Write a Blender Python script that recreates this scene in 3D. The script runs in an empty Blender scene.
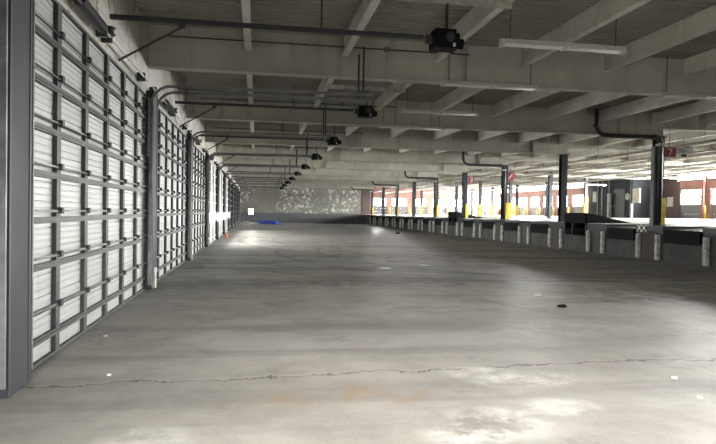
import bpy, bmesh, math, random
from mathutils import Vector, Matrix
random.seed(7)
SC = bpy.context.scene
COL = SC.collection
# ---------------------------------------------------------------- layout numbers (metres)
XW, XD, S, Y0, HB = -2.16, 14.79, 7.144, 13.32, 4.68     # door wall, dock face, bay, first beam, beam underside
ZC = 5.6                                                  # roof deck
HBD = 5.0
YB, YE, XE = -2.0, 84.76, 36.0                            # wall behind the camera, far wall, street wall of the dock
def deck_z(x): return 1.31 + (x - XD) * 0.010
ORD = ['first', 'second', 'third', 'fourth', 'fifth', 'sixth', 'seventh', 'eighth', 'ninth', 'tenth', 'eleventh', 'twelfth',
       'thirteenth', 'fourteenth', 'fifteenth', 'sixteenth', 'seventeenth', 'eighteenth', 'nineteenth', 'twentieth', 'twenty-first',
       'twenty-second', 'twenty-third', 'twenty-fourth', 'twenty-fifth', 'twenty-sixth', 'twenty-seventh']

# ---------------------------------------------------------------- mesh builder
class MB:
    def __init__(s): s.v = []; s.f = []
    def box(s, x0, x1, y0, y1, z0, z1):
        b = len(s.v)
        s.v += [(x0,y0,z0),(x1,y0,z0),(x1,y1,z0),(x0,y1,z0),(x0,y0,z1),(x1,y0,z1),(x1,y1,z1),(x0,y1,z1)]
        s.f += [tuple(b+i for i in q) for q in ((0,3,2,1),(4,5,6,7),(0,1,5,4),(1,2,6,5),(2,3,7,6),(3,0,4,7))]
        return s
    def hexa(s, p):
        b = len(s.v); s.v += [tuple(q) for q in p]
        s.f += [tuple(b+i for i in q) for q in ((0,3,2,1),(4,5,6,7),(0,1,5,4),(1,2,6,5),(2,3,7,6),(3,0,4,7))]
        return s
    def tube(s, pts, r, n=10, cap=True):
        pts = [Vector(p) for p in pts]
        rs = r if isinstance(r, (list, tuple)) else [r]*len(pts)
        d0 = (pts[1]-pts[0]).normalized()
        u = d0.orthogonal().normalized()
        b = len(s.v)
        for i, p in enumerate(pts):
            d = ((pts[min(i+1,len(pts)-1)]-p).normalized() + (p-pts[max(i-1,0)]).normalized())
            d = d.normalized() if d.length > 1e-6 else d0
            u = (u - d*u.dot(d)).normalized(); w = d.cross(u)
            for k in range(n):
                a = 2*math.pi*k/n
                s.v.append(tuple(p + (u*math.cos(a)+w*math.sin(a))*rs[i]))
        for i in range(len(pts)-1):
            for k in range(n):
                k2 = (k+1) % n
                s.f.append((b+i*n+k, b+i*n+k2, b+(i+1)*n+k2, b+(i+1)*n+k))
        if cap:
            s.f.append(tuple(b+k for k in reversed(range(n))))
            s.f.append(tuple(b+(len(pts)-1)*n+k for k in range(n)))
        return s
    def cyl(s, a, b, r, n=14): return s.tube([a, b], r, n)
    def lathe(s, c, prof, n=18):                      # prof: (radius, z)
        b = len(s.v)
        for r, z in prof:
            for k in range(n):
                a = 2*math.pi*k/n
                s.v.append((c[0]+r*math.cos(a), c[1]+r*math.sin(a), c[2]+z))
        for i in range(len(prof)-1):
            for k in range(n):
                k2 = (k+1) % n
                s.f.append((b+i*n+k, b+i*n+k2, b+(i+1)*n+k2, b+(i+1)*n+k))
        s.f.append(tuple(b+k for k in reversed(range(n))))
        s.f.append(tuple(b+(len(prof)-1)*n+k for k in range(n)))
        return s
    def ibeam_x(s, x0, x1, yc, z0, z1, w, tf=.035, tw=.05):
        s.box(x0,x1,yc-w/2,yc+w/2,z0,z0+tf); s.box(x0,x1,yc-tw/2,yc+tw/2,z0+tf,z1); return s
    def ibeam_y(s, xc, y0, y1, z0, z1, w, tf=.03, tw=.05):
        s.box(xc-w/2,xc+w/2,y0,y1,z0,z0+tf); s.box(xc-tw/2,xc+tw/2,y0,y1,z0+tf,z1); return s
    def profile_y(s, prof, y0, y1):                   # prof: list of (x, z), swept along Y, open sheet
        b = len(s.v); n = len(prof)
        s.v += [(x,y0,z) for x,z in prof] + [(x,y1,z) for x,z in prof]
        s.f += [(b+i,b+i+1,b+n+i+1,b+n+i) for i in range(n-1)]
        return s
    def build(s, name, m, parent=None, smooth=False, bevel=0):
        me = bpy.data.meshes.new(name); me.from_pydata(s.v, [], s.f); me.update()
        bm = bmesh.new(); bm.from_mesh(me)
        bmesh.ops.recalc_face_normals(bm, faces=bm.faces[:])
        bm.to_mesh(me); bm.free()
        if smooth:
            for p in me.polygons: p.use_smooth = len(p.vertices) == 4
        o = bpy.data.objects.new(name, me); COL.objects.link(o)
        me.materials.append(m)
        if parent: o.parent = parent
        if bevel:
            md = o.modifiers.new('bevel','BEVEL'); md.width = bevel; md.segments = 2; md.limit_method = 'ANGLE'
        return o
def tag(o, label=None, cat=None, group=None, kind=None):
    if label: o['label'] = label
    if cat: o['category'] = cat
    if group: o['group'] = group
    if kind: o['kind'] = kind
    return o
def empty(name, loc=(0,0,0), rz=0):
    o = bpy.data.objects.new(name, None); COL.objects.link(o); o.location = loc; o.rotation_euler.z = rz
    o.empty_display_size = .1
    return o
def copy_tree(o, parent=None):
    c = o.copy(); COL.objects.link(c)
    if parent: c.parent = parent
    for ch in list(o.children): copy_tree(ch, c)
    return c

# ---------------------------------------------------------------- materials
class NT:
    def __init__(s, name):
        s.m = bpy.data.materials.new(name); s.m.use_nodes = True
        s.t = s.m.node_tree; s.t.nodes.clear()
        s.out = s.n('ShaderNodeOutputMaterial')
    def n(s, typ, **kw):
        nd = s.t.nodes.new(typ)
        for k, v in kw.items(): setattr(nd, k, v)
        return nd
    def set(s, sock, v):
        if isinstance(v, bpy.types.NodeSocket): s.t.links.new(v, sock)
        else: sock.default_value = v
    def math(s, op, a, b=0.0, clamp=False):
        nd = s.n('ShaderNodeMath', operation=op, use_clamp=clamp); s.set(nd.inputs[0], a); s.set(nd.inputs[1], b); return nd.outputs[0]
    def pos(s):
        g = s.n('ShaderNodeNewGeometry'); x = s.n('ShaderNodeSeparateXYZ'); s.t.links.new(g.outputs['Position'], x.inputs[0])
        return g.outputs['Position'], x.outputs
    def objco(s): return s.n('ShaderNodeTexCoord').outputs['Object']
    def noise(s, co, scale, detail=4, rough=.55, stretch=None, dist=0):
        if stretch:
            mp = s.n('ShaderNodeMapping'); s.t.links.new(co, mp.inputs['Vector']); mp.inputs['Scale'].default_value = stretch; co = mp.outputs[0]
        nd = s.n('ShaderNodeTexNoise'); s.t.links.new(co, nd.inputs['Vector'])
        nd.inputs['Scale'].default_value = scale; nd.inputs['Detail'].default_value = detail
        nd.inputs['Roughness'].default_value = rough; nd.inputs['Distortion'].default_value = dist
        return nd.outputs['Fac']
    def ramp(s, f, lo, hi):
        nd = s.n('ShaderNodeMapRange'); nd.interpolation_type = 'SMOOTHSTEP'
        s.set(nd.inputs['Value'], f); nd.inputs['From Min'].default_value = lo; nd.inputs['From Max'].default_value = hi
        return nd.outputs['Result']
    def mix(s, f, a, b, mode='MIX'):
        nd = s.n('ShaderNodeMix', data_type='RGBA', blend_type=mode)
        s.set(nd.inputs[0], f); s.set(nd.inputs[6], a if not isinstance(a, tuple) else (*a, 1)); s.set(nd.inputs[7], b if not isinstance(b, tuple) else (*b, 1))
        return nd.outputs[2]
    def bump(s, h, strength=.3, dist=.02):
        nd = s.n('ShaderNodeBump'); s.t.links.new(h, nd.inputs['Height']); nd.inputs['Strength'].default_value = strength; nd.inputs['Distance'].default_value = dist
        return nd.outputs[0]
    def bsdf(s, col, rough=.6, metal=0, normal=None, spec=.5):
        b = s.n('ShaderNodeBsdfPrincipled'); s.set(b.inputs['Base Color'], col if not isinstance(col, tuple) else (*col, 1))
        s.set(b.inputs['Roughness'], rough); b.inputs['Metallic'].default_value = metal
        b.inputs['Specular IOR Level'].default_value = spec
        if normal is not None: s.t.links.new(normal, b.inputs['Normal'])
        s.t.links.new(b.outputs[0], s.out.inputs['Surface'])
        return b
def simple(name, col, rough=.6, metal=0, var=.25, scale=3.0, world=True, spec=.5):
    t = NT(name); co = t.pos()[0] if world else t.objco()
    f = t.ramp(t.noise(co, scale, 5), .3, .7)
    c = t.mix(f, tuple(x*(1-var) for x in col), tuple(min(1, x*(1+var*.5)) for x in col))
    t.bsdf(c, rough, metal, t.bump(t.noise(co, scale*12, 3), .08, .01), spec)
    return t.m
M = {}
M['steel_dark'] = simple('dark_steel', (.022,.023,.025), .55, .1)
M['post'] = simple('grey_blue_post_paint', (.030,.033,.040), .6, 0, .2, 2, True, .25)
M['frame'] = simple('grey_door_frame', (.032,.034,.035), .55, .0, .2, 5)
M['galv'] = simple('galvanised_steel', (.42,.43,.43), .4, .7, .2, 6)
M['track'] = simple('weathered_track_steel', (.16,.165,.165), .5, .5, .3, 5)
M['black'] = simple('black_housing', (.004,.004,.0045), .75, 0, .3, 8, True, .12)
M['navy'] = simple('navy_column_paint', (.015,.021,.031), .45, 0, .35, 3)
M['yellow'] = simple('yellow_guard_paint', (.78,.60,.04), .5, 0, .2, 4)
M['white'] = simple('white_enamel', (.50,.49,.46), .45, 0, .12, 5)
M['tube'] = simple('fluorescent_tube', (.66,.66,.63), .3, 0, .03, 5)
M['bumper'] = simple('chalky_white_bumper', (.50,.50,.47), .8, 0, .4, 6)
M['plate'] = simple('black_dock_plate', (.008,.0085,.010), .75, 0, .4, 4, True, .15)
M['pit'] = simple('pit_black', (.03,.03,.032), .8)
M['copper'] = simple('orange_plastic', (.75,.16,.03), .5)
M['red'] = simple('red_sign_paint', (.27,.035,.05), .5, 0, .15, 3)
M['cream'] = simple('cream_board', (.55,.51,.38), .6)
M['grey'] = simple('grey_box_paint', (.12,.125,.13), .5)
M['pipe'] = simple('pale_pipe_paint', (.40,.38,.34), .55, 0, .35, 4)
M['pinkpipe'] = simple('red_standpipe', (.40,.12,.11), .5)
M['office'] = simple('charcoal_office_panel', (.014,.015,.018), .7, 0, .3, 2, True, .2)
M['doorgrey'] = simple('grey_dock_door', (.16,.16,.17), .6, 0, .2, 3)
M['paper'] = simple('scrap_paper', (.6,.59,.56), .8)
M['lid'] = simple('reflection_white_cover', (.85,.85,.83), .3)  # white tone stands in for a bright reflection on the lid
M['blue'] = simple('blue_tarp', (.02,.09,.46), .45)

def mk_beam(name, base, dirt, sc):
    t = NT(name); co, xyz = t.pos()
    big = t.ramp(t.noise(co, sc, 6, .6), .35, .7)
    chips = t.ramp(t.noise(co, 4.5, 6, .7, (1,1,1.5)), .66, .70)
    c = t.mix(big, dirt, base); c = t.mix(chips, c, (.10,.09,.08))
    stv = t.noise(co, 3, 3, .5, (1,1,.08))
    c = t.mix(t.ramp(stv, .55, .75), c, tuple(x*.72 for x in base))
    t.bsdf(c, .7, 0, t.bump(t.noise(co, 20, 4), .15, .01), .3)
    return t.m
M['beam'] = mk_beam('tan_white_beam_paint', (.45,.422,.365), (.35,.328,.283), .7)
M['purlin'] = mk_beam('bounce_lit_purlin_paint', (.68,.65,.575), (.54,.515,.45), 1.1)  # paler than the girders: bounced light put into the colour
M['deck'] = mk_beam('dusty_roof_deck', (.29,.268,.232), (.21,.193,.165), .5)

def mk_floor():
    t = NT('worn_concrete_floor'); co, (X, Y, Z) = t.pos()
    n1 = t.noise(co, .22, 5, .6); n2 = t.noise(co, 1.3, 6, .65); n3 = t.noise(co, 11, 5, .6)
    c = t.mix(t.ramp(n1, .35, .65), (.30,.285,.26), (.40,.382,.35))
    c = t.mix(t.ramp(n2, .35, .75), c, t.mix(.5, c, (.19,.18,.165)))
    c = t.mix(t.ramp(n3, .45, .8), c, t.mix(.35, c, (.38,.36,.33)))
    # shadow bands running across the hall, put into the colour
    lanes = t.noise(co, .55, 4, .6, (.12,1,1), .4)
    c = t.mix(t.math('MULTIPLY', t.ramp(lanes, .48, .66), .6), c, (.10,.094,.086))
    grit = t.noise(co, 38, 3, .6)
    c = t.mix(t.math('MULTIPLY', t.ramp(grit, .56, .70), .45), c, (.12,.112,.10))
    blot = t.ramp(t.noise(co, .75, 7, .72, None, .6), .54, .66)
    c = t.mix(t.math('MULTIPLY', blot, .5), c, (.15,.14,.128))
    # tyre arcs
    def arc(cx, cy, r, w, amt, col):
        nonlocal c
        dx = t.math('SUBTRACT', X, cx); dy = t.math('SUBTRACT', Y, cy)
        d = t.math('SQRT', t.math('ADD', t.math('MULTIPLY', dx, dx), t.math('MULTIPLY', dy, dy)))
        d = t.math('ADD', d, t.math('MULTIPLY', t.math('SUBTRACT', n2, .5), .25))
        e = t.math('ABSOLUTE', t.math('SUBTRACT', d, r))
        f = t.math('SUBTRACT', 1.0, t.ramp(e, w*.35, w))
        f = t.math('MULTIPLY', f, t.math('MULTIPLY', t.ramp(t.noise(co, .9, 5), .4, .6), amt))
        c = t.mix(f, c, col)
    for a in ((9,30,14.5,.22,.7),(9,30,16.2,.22,.7),(14,24,11.5,.2,.6),(14,24,13.2,.2,.6),(-6,26,9.6,.18,.5),(20,34,19,.25,.6),(20,34,20.9,.25,.6)):
        arc(*a, (.05,.048,.045))
    # settlement cracks
    wob = t.math('MULTIPLY', t.math('SUBTRACT', t.noise(co, 1.1, 6, .7), .5), .9)
    def crack(y, slope, x0, x1, w, amt=.85, col=(.03,.028,.025)):
        nonlocal c
        e = t.math('SUBTRACT', Y, t.math('ADD', t.math('MULTIPLY', X, slope), y))
        e = t.math('ABSOLUTE', t.math('ADD', e, wob))
        f = t.math('SUBTRACT', 1.0, t.ramp(e, w*.4, w))
        f = t.math('MULTIPLY', f, t.math('MULTIPLY', t.ramp(X, x0-.3, x0), t.math('SUBTRACT', 1.0, t.ramp(X, x1, x1+.5))))
        c = t.mix(t.math('MULTIPLY', f, t.math('MULTIPLY', t.ramp(n2, .25, .5), amt)), c, col)
    crack(5.97, .045, -2.0, 5.6, .022); crack(6.02, .045, -2.0, 2.2, .05, .35, (.4,.38,.35))
    crack(12.9, .03, -2, 14, .03, .7); crack(19.8, .03, -2, 14, .04, .6); crack(27.3, .0, -2, 14, .05, .5); crack(9.7, .12, 2.5, 9, .025, .55)
    # chalky white scuffs, brown stains, and shade areas put into the colour
    def scuff_shade(cx, cy, rx, ry, amt=1.0, col=(.55,.54,.51)):
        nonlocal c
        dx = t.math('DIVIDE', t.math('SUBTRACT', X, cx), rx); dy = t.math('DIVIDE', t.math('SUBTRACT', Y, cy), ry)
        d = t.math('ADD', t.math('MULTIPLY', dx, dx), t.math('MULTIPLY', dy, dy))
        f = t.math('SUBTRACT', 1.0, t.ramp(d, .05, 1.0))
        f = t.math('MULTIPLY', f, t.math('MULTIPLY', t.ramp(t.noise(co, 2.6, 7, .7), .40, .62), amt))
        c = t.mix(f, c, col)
    for a in ((1.95,4.45,.62,.5),(2.6,4.75,.45,.35),(2.75,5.6,.8,.35),(2.3,5.9,.5,.3),(1.6,4.25,.5,.3),(4.6,8.2,1.5,.9,.5),(6.6,9.3,1.8,1.0,.45),(.2,7.3,.9,.5,.3),(-.75,4.4,.45,.4,.7),(3.0,7.6,1.6,.6,.35)):
        scuff_shade(*a)
    scuff_shade(1.15,5.3,.6,.4,.55,(.33,.22,.12)); scuff_shade(.3,5.2,.4,.25,.45,(.33,.22,.12)); scuff_shade(.2,10.2,1.0,.8,.5,(.27,.22,.17))
    scuff_shade(9.5,11.5,4.5,2.0,.6,(.07,.065,.06)); scuff_shade(3.0,13.6,4.5,.9,.6,(.07,.066,.06)); scuff_shade(6.0,22,7,1.2,.6,(.06,.058,.055))  # dark ellipses: shade on the middle of the floor put into the colour
    rough = t.math('ADD', .36, t.math('MULTIPLY', n2, .35))
    t.bsdf(c, rough, 0, t.bump(t.math('ADD', t.math('MULTIPLY', n3, .5), n2), .12, .02), .5)
    return t.m
M['floor'] = mk_floor()

def mk_concrete(name, a, b, rough=.75):
    t = NT(name); co, _ = t.pos()
    c = t.mix(t.ramp(t.noise(co, .8, 6, .6), .3, .7), a, b)
    c = t.mix(t.math('MULTIPLY', t.ramp(t.noise(co, 2.5, 4, .6, (1,1,.15)), .5, .7), .5), c, tuple(x*.4 for x in a))
    t.bsdf(c, rough, 0, t.bump(t.noise(co, 9, 5), .25, .02), .3)
    return t.m
M['dockface'] = mk_concrete('shade_dark_dock_concrete', (.055,.056,.058), (.10,.099,.097))  # shade on the dock face put into a dark tone; the ramp shares it
M['dockdeck'] = mk_concrete('daylight_paled_dock_floor', (.68,.67,.63), (.78,.77,.73), .4)  # deck tone raised: window daylight on it put into the colour
M['yard'] = mk_concrete('pale_bounce_ground', (.55,.54,.52), (.62,.61,.59))
M['outside'] = mk_concrete('dim_outside_ground', (.05,.05,.05), (.08,.08,.078))

def mk_brick(name, base, mortar, patch=None, pcol=(.75,.74,.70), band=None, axis='x', plo=.56):
    t = NT(name); co, (X, Y, Z) = t.pos()
    cb = t.n('ShaderNodeCombineXYZ'); t.t.links.new(X if axis == 'x' else Y, cb.inputs[0]); t.t.links.new(Z, cb.inputs[1])
    b = t.n('ShaderNodeTexBrick'); t.t.links.new(cb.outputs[0], b.inputs['Vector'])
    b.inputs['Scale'].default_value = 1; b.inputs['Brick Width'].default_value = .4; b.inputs['Row Height'].default_value = .2; b.inputs['Mortar Size'].default_value = .012
    b.inputs['Color1'].default_value = (*base, 1); b.inputs['Color2'].default_value = (*[x*.85 for x in base], 1); b.inputs['Mortar'].default_value = (*mortar, 1)
    c = b.outputs['Color']
    c = t.mix(t.ramp(t.noise(co, .5, 5), .3, .75), c, t.mix(.5, c, tuple(x*.55 for x in base)))
    if patch:
        f = t.math('MULTIPLY', t.ramp(t.noise(co, 1.9, 8, .72), plo, plo+.03), t.ramp(t.noise(co, .22, 3), .40, .52))
        c = t.mix(f, c, pcol)
    if band:
        edge = t.math('ADD', Z, t.math('MULTIPLY', t.noise(co, 3, 3), .04))
        c = t.mix(t.math('SUBTRACT', 1.0, t.ramp(edge, band-.01, band+.01)), c, (.085,.09,.095))
    t.bsdf(c, .8, 0, t.bump(b.outputs['Fac'], -.3, .01), .3)
    return t.m
M['farwall'] = mk_brick('peeling_olive_block', (.20,.195,.17), (.15,.145,.13), True, (.46,.45,.42), 1.38, 'x', .53)
M['redbrick'] = mk_brick('red_brick', (.31,.15,.12), (.35,.30,.26), None, axis='y')
M['redbrick_end'] = mk_brick('red_brick_end', (.31,.16,.13), (.35,.30,.26), None, axis='x')
M['darkbrick'] = mk_brick('dark_brick', (.05,.032,.03), (.045,.04,.038), None, axis='y')
M['darkbrick_end'] = mk_brick('dark_brick_end', (.085,.06,.055), (.08,.07,.065), True, (.4,.38,.35), axis='x', plo=.66)
M['header'] = mk_brick('flaking_white_header', (.48,.46,.41), (.36,.34,.30), True, (.20,.185,.16), axis='y', plo=.55)
M['pier'] = mk_brick('dark_brick_pier', (.11,.095,.085), (.06,.055,.05), None, axis='y')  # dark brick tone for the piers in the dock face

def mk_panel(name, col, trans):
    t = NT(name); co = t.pos()[0]
    c = t.mix(t.ramp(t.noise(co, 1.2, 5), .3, .7), tuple(x*.88 for x in col), col)
    c = t.mix(t.math('MULTIPLY', t.ramp(t.noise(co, 5, 5, .7, (1,1,.3)), .55, .75), .35), c, tuple(x*.55 for x in col))
    d = t.n('ShaderNodeBsdfPrincipled'); t.t.links.new(c, d.inputs['Base Color']); d.inputs['Roughness'].default_value = .45
    tr = t.n('ShaderNodeBsdfTranslucent'); t.t.links.new(c, tr.inputs['Color'])
    mx = t.n('ShaderNodeMixShader'); mx.inputs[0].default_value = trans
    t.t.links.new(d.outputs[0], mx.inputs[1]); t.t.links.new(tr.outputs[0], mx.inputs[2]); t.t.links.new(mx.outputs[0], t.out.inputs['Surface'])
    return t.m
M['panel'] = mk_panel('translucent_ribbed_panel', (.46,.47,.455), .006)
M['panel_white'] = mk_panel('white_flush_panel', (.40,.40,.39), .012)
def mk_glass():
    t = NT('window_glass')
    a = t.n('ShaderNodeBsdfTransparent'); a.inputs[0].default_value = (.92,.94,.95,1)
    g = t.n('ShaderNodeBsdfGlossy'); g.inputs['Roughness'].default_value = .05
    mx = t.n('ShaderNodeMixShader'); mx.inputs[0].default_value = .04
    t.t.links.new(a.outputs[0], mx.inputs[1]); t.t.links.new(g.outputs[0], mx.inputs[2]); t.t.links.new(mx.outputs[0], t.out.inputs['Surface'])
    return t.m
M['glass'] = mk_glass()
def mk_hazard():
    t = NT('hazard_checker'); ch = t.n('ShaderNodeTexChecker'); ch.inputs['Scale'].default_value = 7
    t.t.links.new(t.pos()[0], ch.inputs['Vector']); ch.inputs['Color1'].default_value = (.7,.68,.6,1); ch.inputs['Color2'].default_value = (.02,.02,.02,1)
    t.bsdf(ch.outputs[0], .6); return t.m
M['hazard'] = mk_hazard()

# ---------------------------------------------------------------- room shell
def struct(mb, name, m, label, cat, **kw):
    return tag(mb.build(name, m, **kw), label, cat, kind='structure')
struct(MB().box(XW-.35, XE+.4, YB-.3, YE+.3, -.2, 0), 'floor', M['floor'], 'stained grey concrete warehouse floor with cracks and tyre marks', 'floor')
struct(MB().box(-60, XW-.45, -40, 140, -.5, -.19), 'ground_pale_bounce', M['yard'], 'pale ground added outside the overhead doors to brighten their windows', 'ground')  # unseen pale slab, added so the door windows look bright
struct(MB().box(-90, 130, -90, 190, -.9, -.51), 'ground_outside', M['outside'], 'unseen ground around the warehouse, made dark to dim the ceiling', 'ground')  # unseen ground, tone kept dark so less light bounces to the ceiling
# corrugated deck: trapezoid ribs running across the hall
prof = []
y = YB
while y < YE:
    prof += [(y, ZC), (y+.10, ZC), (y+.115, ZC+.045), (y+.175, ZC+.045), (y+.19, ZC)]
    y += .19
mb = MB(); b = len(prof)
mb.v = [(XW-.4, p[0], p[1]) for p in prof] + [(XE+.4, p[0], p[1]) for p in prof]
mb.f = [(i, i+1, b+i+1, b+i) for i in range(b-1)]
mb.box(XW-.5, XE+.5, YB-.4, YE+.4, ZC+.1, ZC+.3)
struct(mb, 'ceiling', M['deck'], 'dusty corrugated metal roof deck overhead', 'ceiling')
# beams across, one per bay line
for k in range(-2, 10):
    yc = Y0 + k*S + .18
    if yc > YE-.5: continue
    mb = MB().ibeam_x(XW-.17, XD+.45, yc, HB, ZC-.0, .25, .04, .06).ibeam_x(XD+.45, XE-.01, yc, HBD, ZC, .28, .04, .06)
    for xs in (-0.23+2.15*2, -.23+2.15*6):
        mb.box(xs+.7, xs+.72, yc-.16, yc+.16, HB+.04, ZC-.02)
    struct(mb, 'trim_beam', M['beam'], 'tan painted steel girder across the hall, %s from the camera' % ORD[max(0, k)] if k >= 0 else 'tan painted steel girder over the camera end of the hall', 'beam')
np_ = 0
i = 0
while True:
    x = -.23 + 2.15*i
    if x > XE-.5: break
    struct(MB().ibeam_y(x, YB, YE, 5.17, ZC, .15, .03, .06), 'trim_purlin', M['purlin'], 'roof purlin paled for bounced light, running the length of the hall, %s from the door wall' % ORD[i], 'beam')
    i += 1
# door wall: header above the doors
mb = MB().box(XW-.40, XW-.18, YB, YE, 3.93, ZC+.02)
for k in range(-1, 10): mb.box(XW-.40, XW-.205, Y0+k*S-.6, Y0+k*S+.05, 0, 3.93)
mb.box(XW-.40, XW-.1, YE-6.6, YE, 0, 3.93)
struct(mb, 'wall_left', M['header'], 'flaking white wall above the row of overhead doors', 'wall')
# wall behind the camera with the big opening, canopy outside the doors
mb = MB().box(XW-.4, -2.1, YB-.25, YB, 0, ZC).box(-2.1, 7.5, YB-.25, YB, 3.2, ZC).box(7.5, XE+.3, YB-.25, YB, 0, ZC)
struct(mb, 'wall_back', M['header'], 'wall behind the camera with a wide open loading bay', 'wall')
struct(MB().box(XW-.4, XD, YE, YE+.3, -.1, ZC), 'wall_far', M['farwall'], 'far block wall with peeling white paint above a dark grey band', 'wall')

# end wall of the dock, with door openings
def wall_run(pieces, name, m, label):
    mb = MB()
    for p in pieces: mb.box(*p)
    return struct(mb, name, m, label, 'wall')
ENDC = [17.45+3.0*j for j in range(6)]
pcs = [(XD+1.3, ENDC[0]-1.15, YE, YE+.3, 0, ZC), (ENDC[-1]+1.15, XE+.3, YE, YE+.3, 0, ZC), (ENDC[0]-1.15, ENDC[-1]+1.15, YE, YE+.3, 3.8, ZC), (ENDC[0]-1.15, ENDC[-1]+1.15, YE, YE+.3, 0, 1.3)]
for a, c in zip(ENDC[:-1], ENDC[1:]): pcs.append((a+1.15, c-1.15, YE, YE+.3, 1.3, 3.8))
wall_run(pcs, 'wall_far_dock', M['redbrick_end'], 'red brick end wall of the dock with windowed doors')
struct(MB().box(XD, XD+1.3, YE-.05, YE+.3, 0, ZC), 'wall_dark_bay', M['darkbrick_end'], 'dark brown brick wall strip where the dock meets the far wall', 'wall')
# street wall
CEN = [45.05 + 3.572*j for j in range(-7, 12)]
OFF = (46.6, 61.0)            # stretch without windows
cen = [c for c in CEN if not (OFF[0]-1 < c-1.2 and c+1.2 < OFF[1]+1)]
solid_edges = []
pcs = [(XE, XE+.3, YB, cen[0]-1.25, 0, 4.75), (XE, XE+.3, YB, cen[0]-1.66, 4.75, ZC), (XE, XE+.3, cen[0]-1.66, cen[0]-1.25, 5.45, ZC)]
dark = []
for a, c in zip(cen[:-1], cen[1:]):
    if c-a > 4:
        dark += [(XE, XE+.3, a+1.25, c-1.25, 0, 4.75), (XE, XE+.3, a+1.25, c-1.25, 5.45, ZC-.02), (XE, XE+.3, a+1.66, c-1.66, 4.75, 5.45)]
    else:
        pcs.append((XE, XE+.3, a+1.25, c-1.25, 1.3, 4.75)); pcs.append((XE, XE+.3, a+1.66, c-1.66, 4.75, 5.45))
        pcs.append((XE, XE+.3, a+1.25, c-1.25, 0, 1.3)); pcs.append((XE, XE+.3, a+1.25, c-1.25, 5.45, ZC))
pcs += [(XE, XE+.3, cen[-1]+1.25, YE, 0, 4.75), (XE, XE+.3, cen[-1]+1.66, YE, 4.75, ZC), (XE, XE+.3, cen[-1]+1.25, cen[-1]+1.66, 5.45, ZC)]
for c in cen:
    pcs.append((XE, XE+.3, c-1.25, c+1.25, 4.02, 4.75)); pcs.append((XE, XE+.3, c-1.25, c+1.25, 5.45, ZC)); pcs.append((XE, XE+.3, c-1.25, c+1.25, 0, 1.54))
wall_run(pcs, 'wall_right', M['redbrick'], 'red brick street wall of the dock with windowed doors')
wall_run(dark, 'wall_right_dark', M['darkbrick'], 'dark brick stretch of the street wall beside the office')

# windowed dock doors on the street wall and the end wall
def make_dock_door(axis):
    root = empty('door_1')
    lo = MB(); fr = MB(); gl = MB()
    def B(m, u0, u1, d0, d1, z0, z1):
        if axis == 'y': m.box(d0, d1, u0, u1, z0, z1)
        else: m.box(u0, u1, d0, d1, z0, z1)
    W = 1.24 if axis == 'y' else 1.14
    z0 = 1.5 if axis == 'y' else 1.3
    zw0, zw1, zt = (2.70, 3.98, 4.02) if axis == 'y' else (2.58, 3.70, 3.80)
    n = 3
    for i in range(n):
        a = z0 + (zw0-z0)*i/n; c = z0 + (zw0-z0)*(i+1)/n
        B(lo, -W, W, .10, .16, a, c-.001); B(lo, -W+.1, W-.1, .085, .10, a+.06, c-.06)
    lo.build('lower_panel', M['doorgrey'], root)
    B(fr, -W, W, .08, .16, zw0-.03, zw0+.03); B(fr, -W, W, .08, .16, zw1-.02, zt); zm = (zw0+zw1)/2
    B(fr, -W, W, .08, .16, zm-.05, zm+.05)
    for u in (-W+.05, -W/3, W/3, W-.05): B(fr, u-.045, u+.045, .08, .16, zw0, zw1)
    fr.build('sash', M['doorgrey'], root)
    B(gl, -W+.02, W-.02, .118, .124, zw0+.02, zw1-.01)
    gl.build('pane', M['glass'], root)
    return root
nd = 20
first = None
for i, c in enumerate(cen):
    if first is None: first = make_dock_door('y'); r = first
    else: r = copy_tree(first)
    r.location = (XE, c, 0); r.name = 'door_%d' % nd; nd += 1
    tag(r, 'grey dock door with two rows of bright panes, %s along the street wall from the near end' % ORD[i], 'door', 'dock doors in the street wall', 'structure')
first = None
for i, c in enumerate(ENDC):
    if first is None: first = make_dock_door('x'); r = first
    else: r = copy_tree(first)
    r.location = (c, YE, 0); r.name = 'door_%d' % nd; nd += 1
    tag(r, 'grey dock door with bright panes in the far end wall, %s from the dark brick strip' % ORD[i], 'door', 'dock doors in the far end wall', 'structure')
# clerestory windows
first = None; nw = 1; ws = 0
for ctr in cen:
    if first is None:
        r = first = empty('window_1')
        MB().box(.08,.16,-1.65,1.65,4.75,4.81).box(.08,.16,-1.65,1.65,5.39,5.45).box(.08,.16,-.04,.04,4.81,5.39).box(.08,.16,-1.65,-1.57,4.81,5.39).box(.08,.16,1.57,1.65,4.81,5.39).build('window_frame', M['doorgrey'], r)
        MB().box(.118,.124,-1.64,1.64,4.78,5.42).build('pane', M['glass'], r)
    else: r = copy_tree(first)
    r.location = (XE, ctr, 0); r.name = 'window_%d' % nw; nw += 1
    tag(r, 'high strip window under the roof of the street wall, %s from the near end' % ORD[nw-2], 'window', 'high strip windows of the street wall', 'structure')

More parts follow.
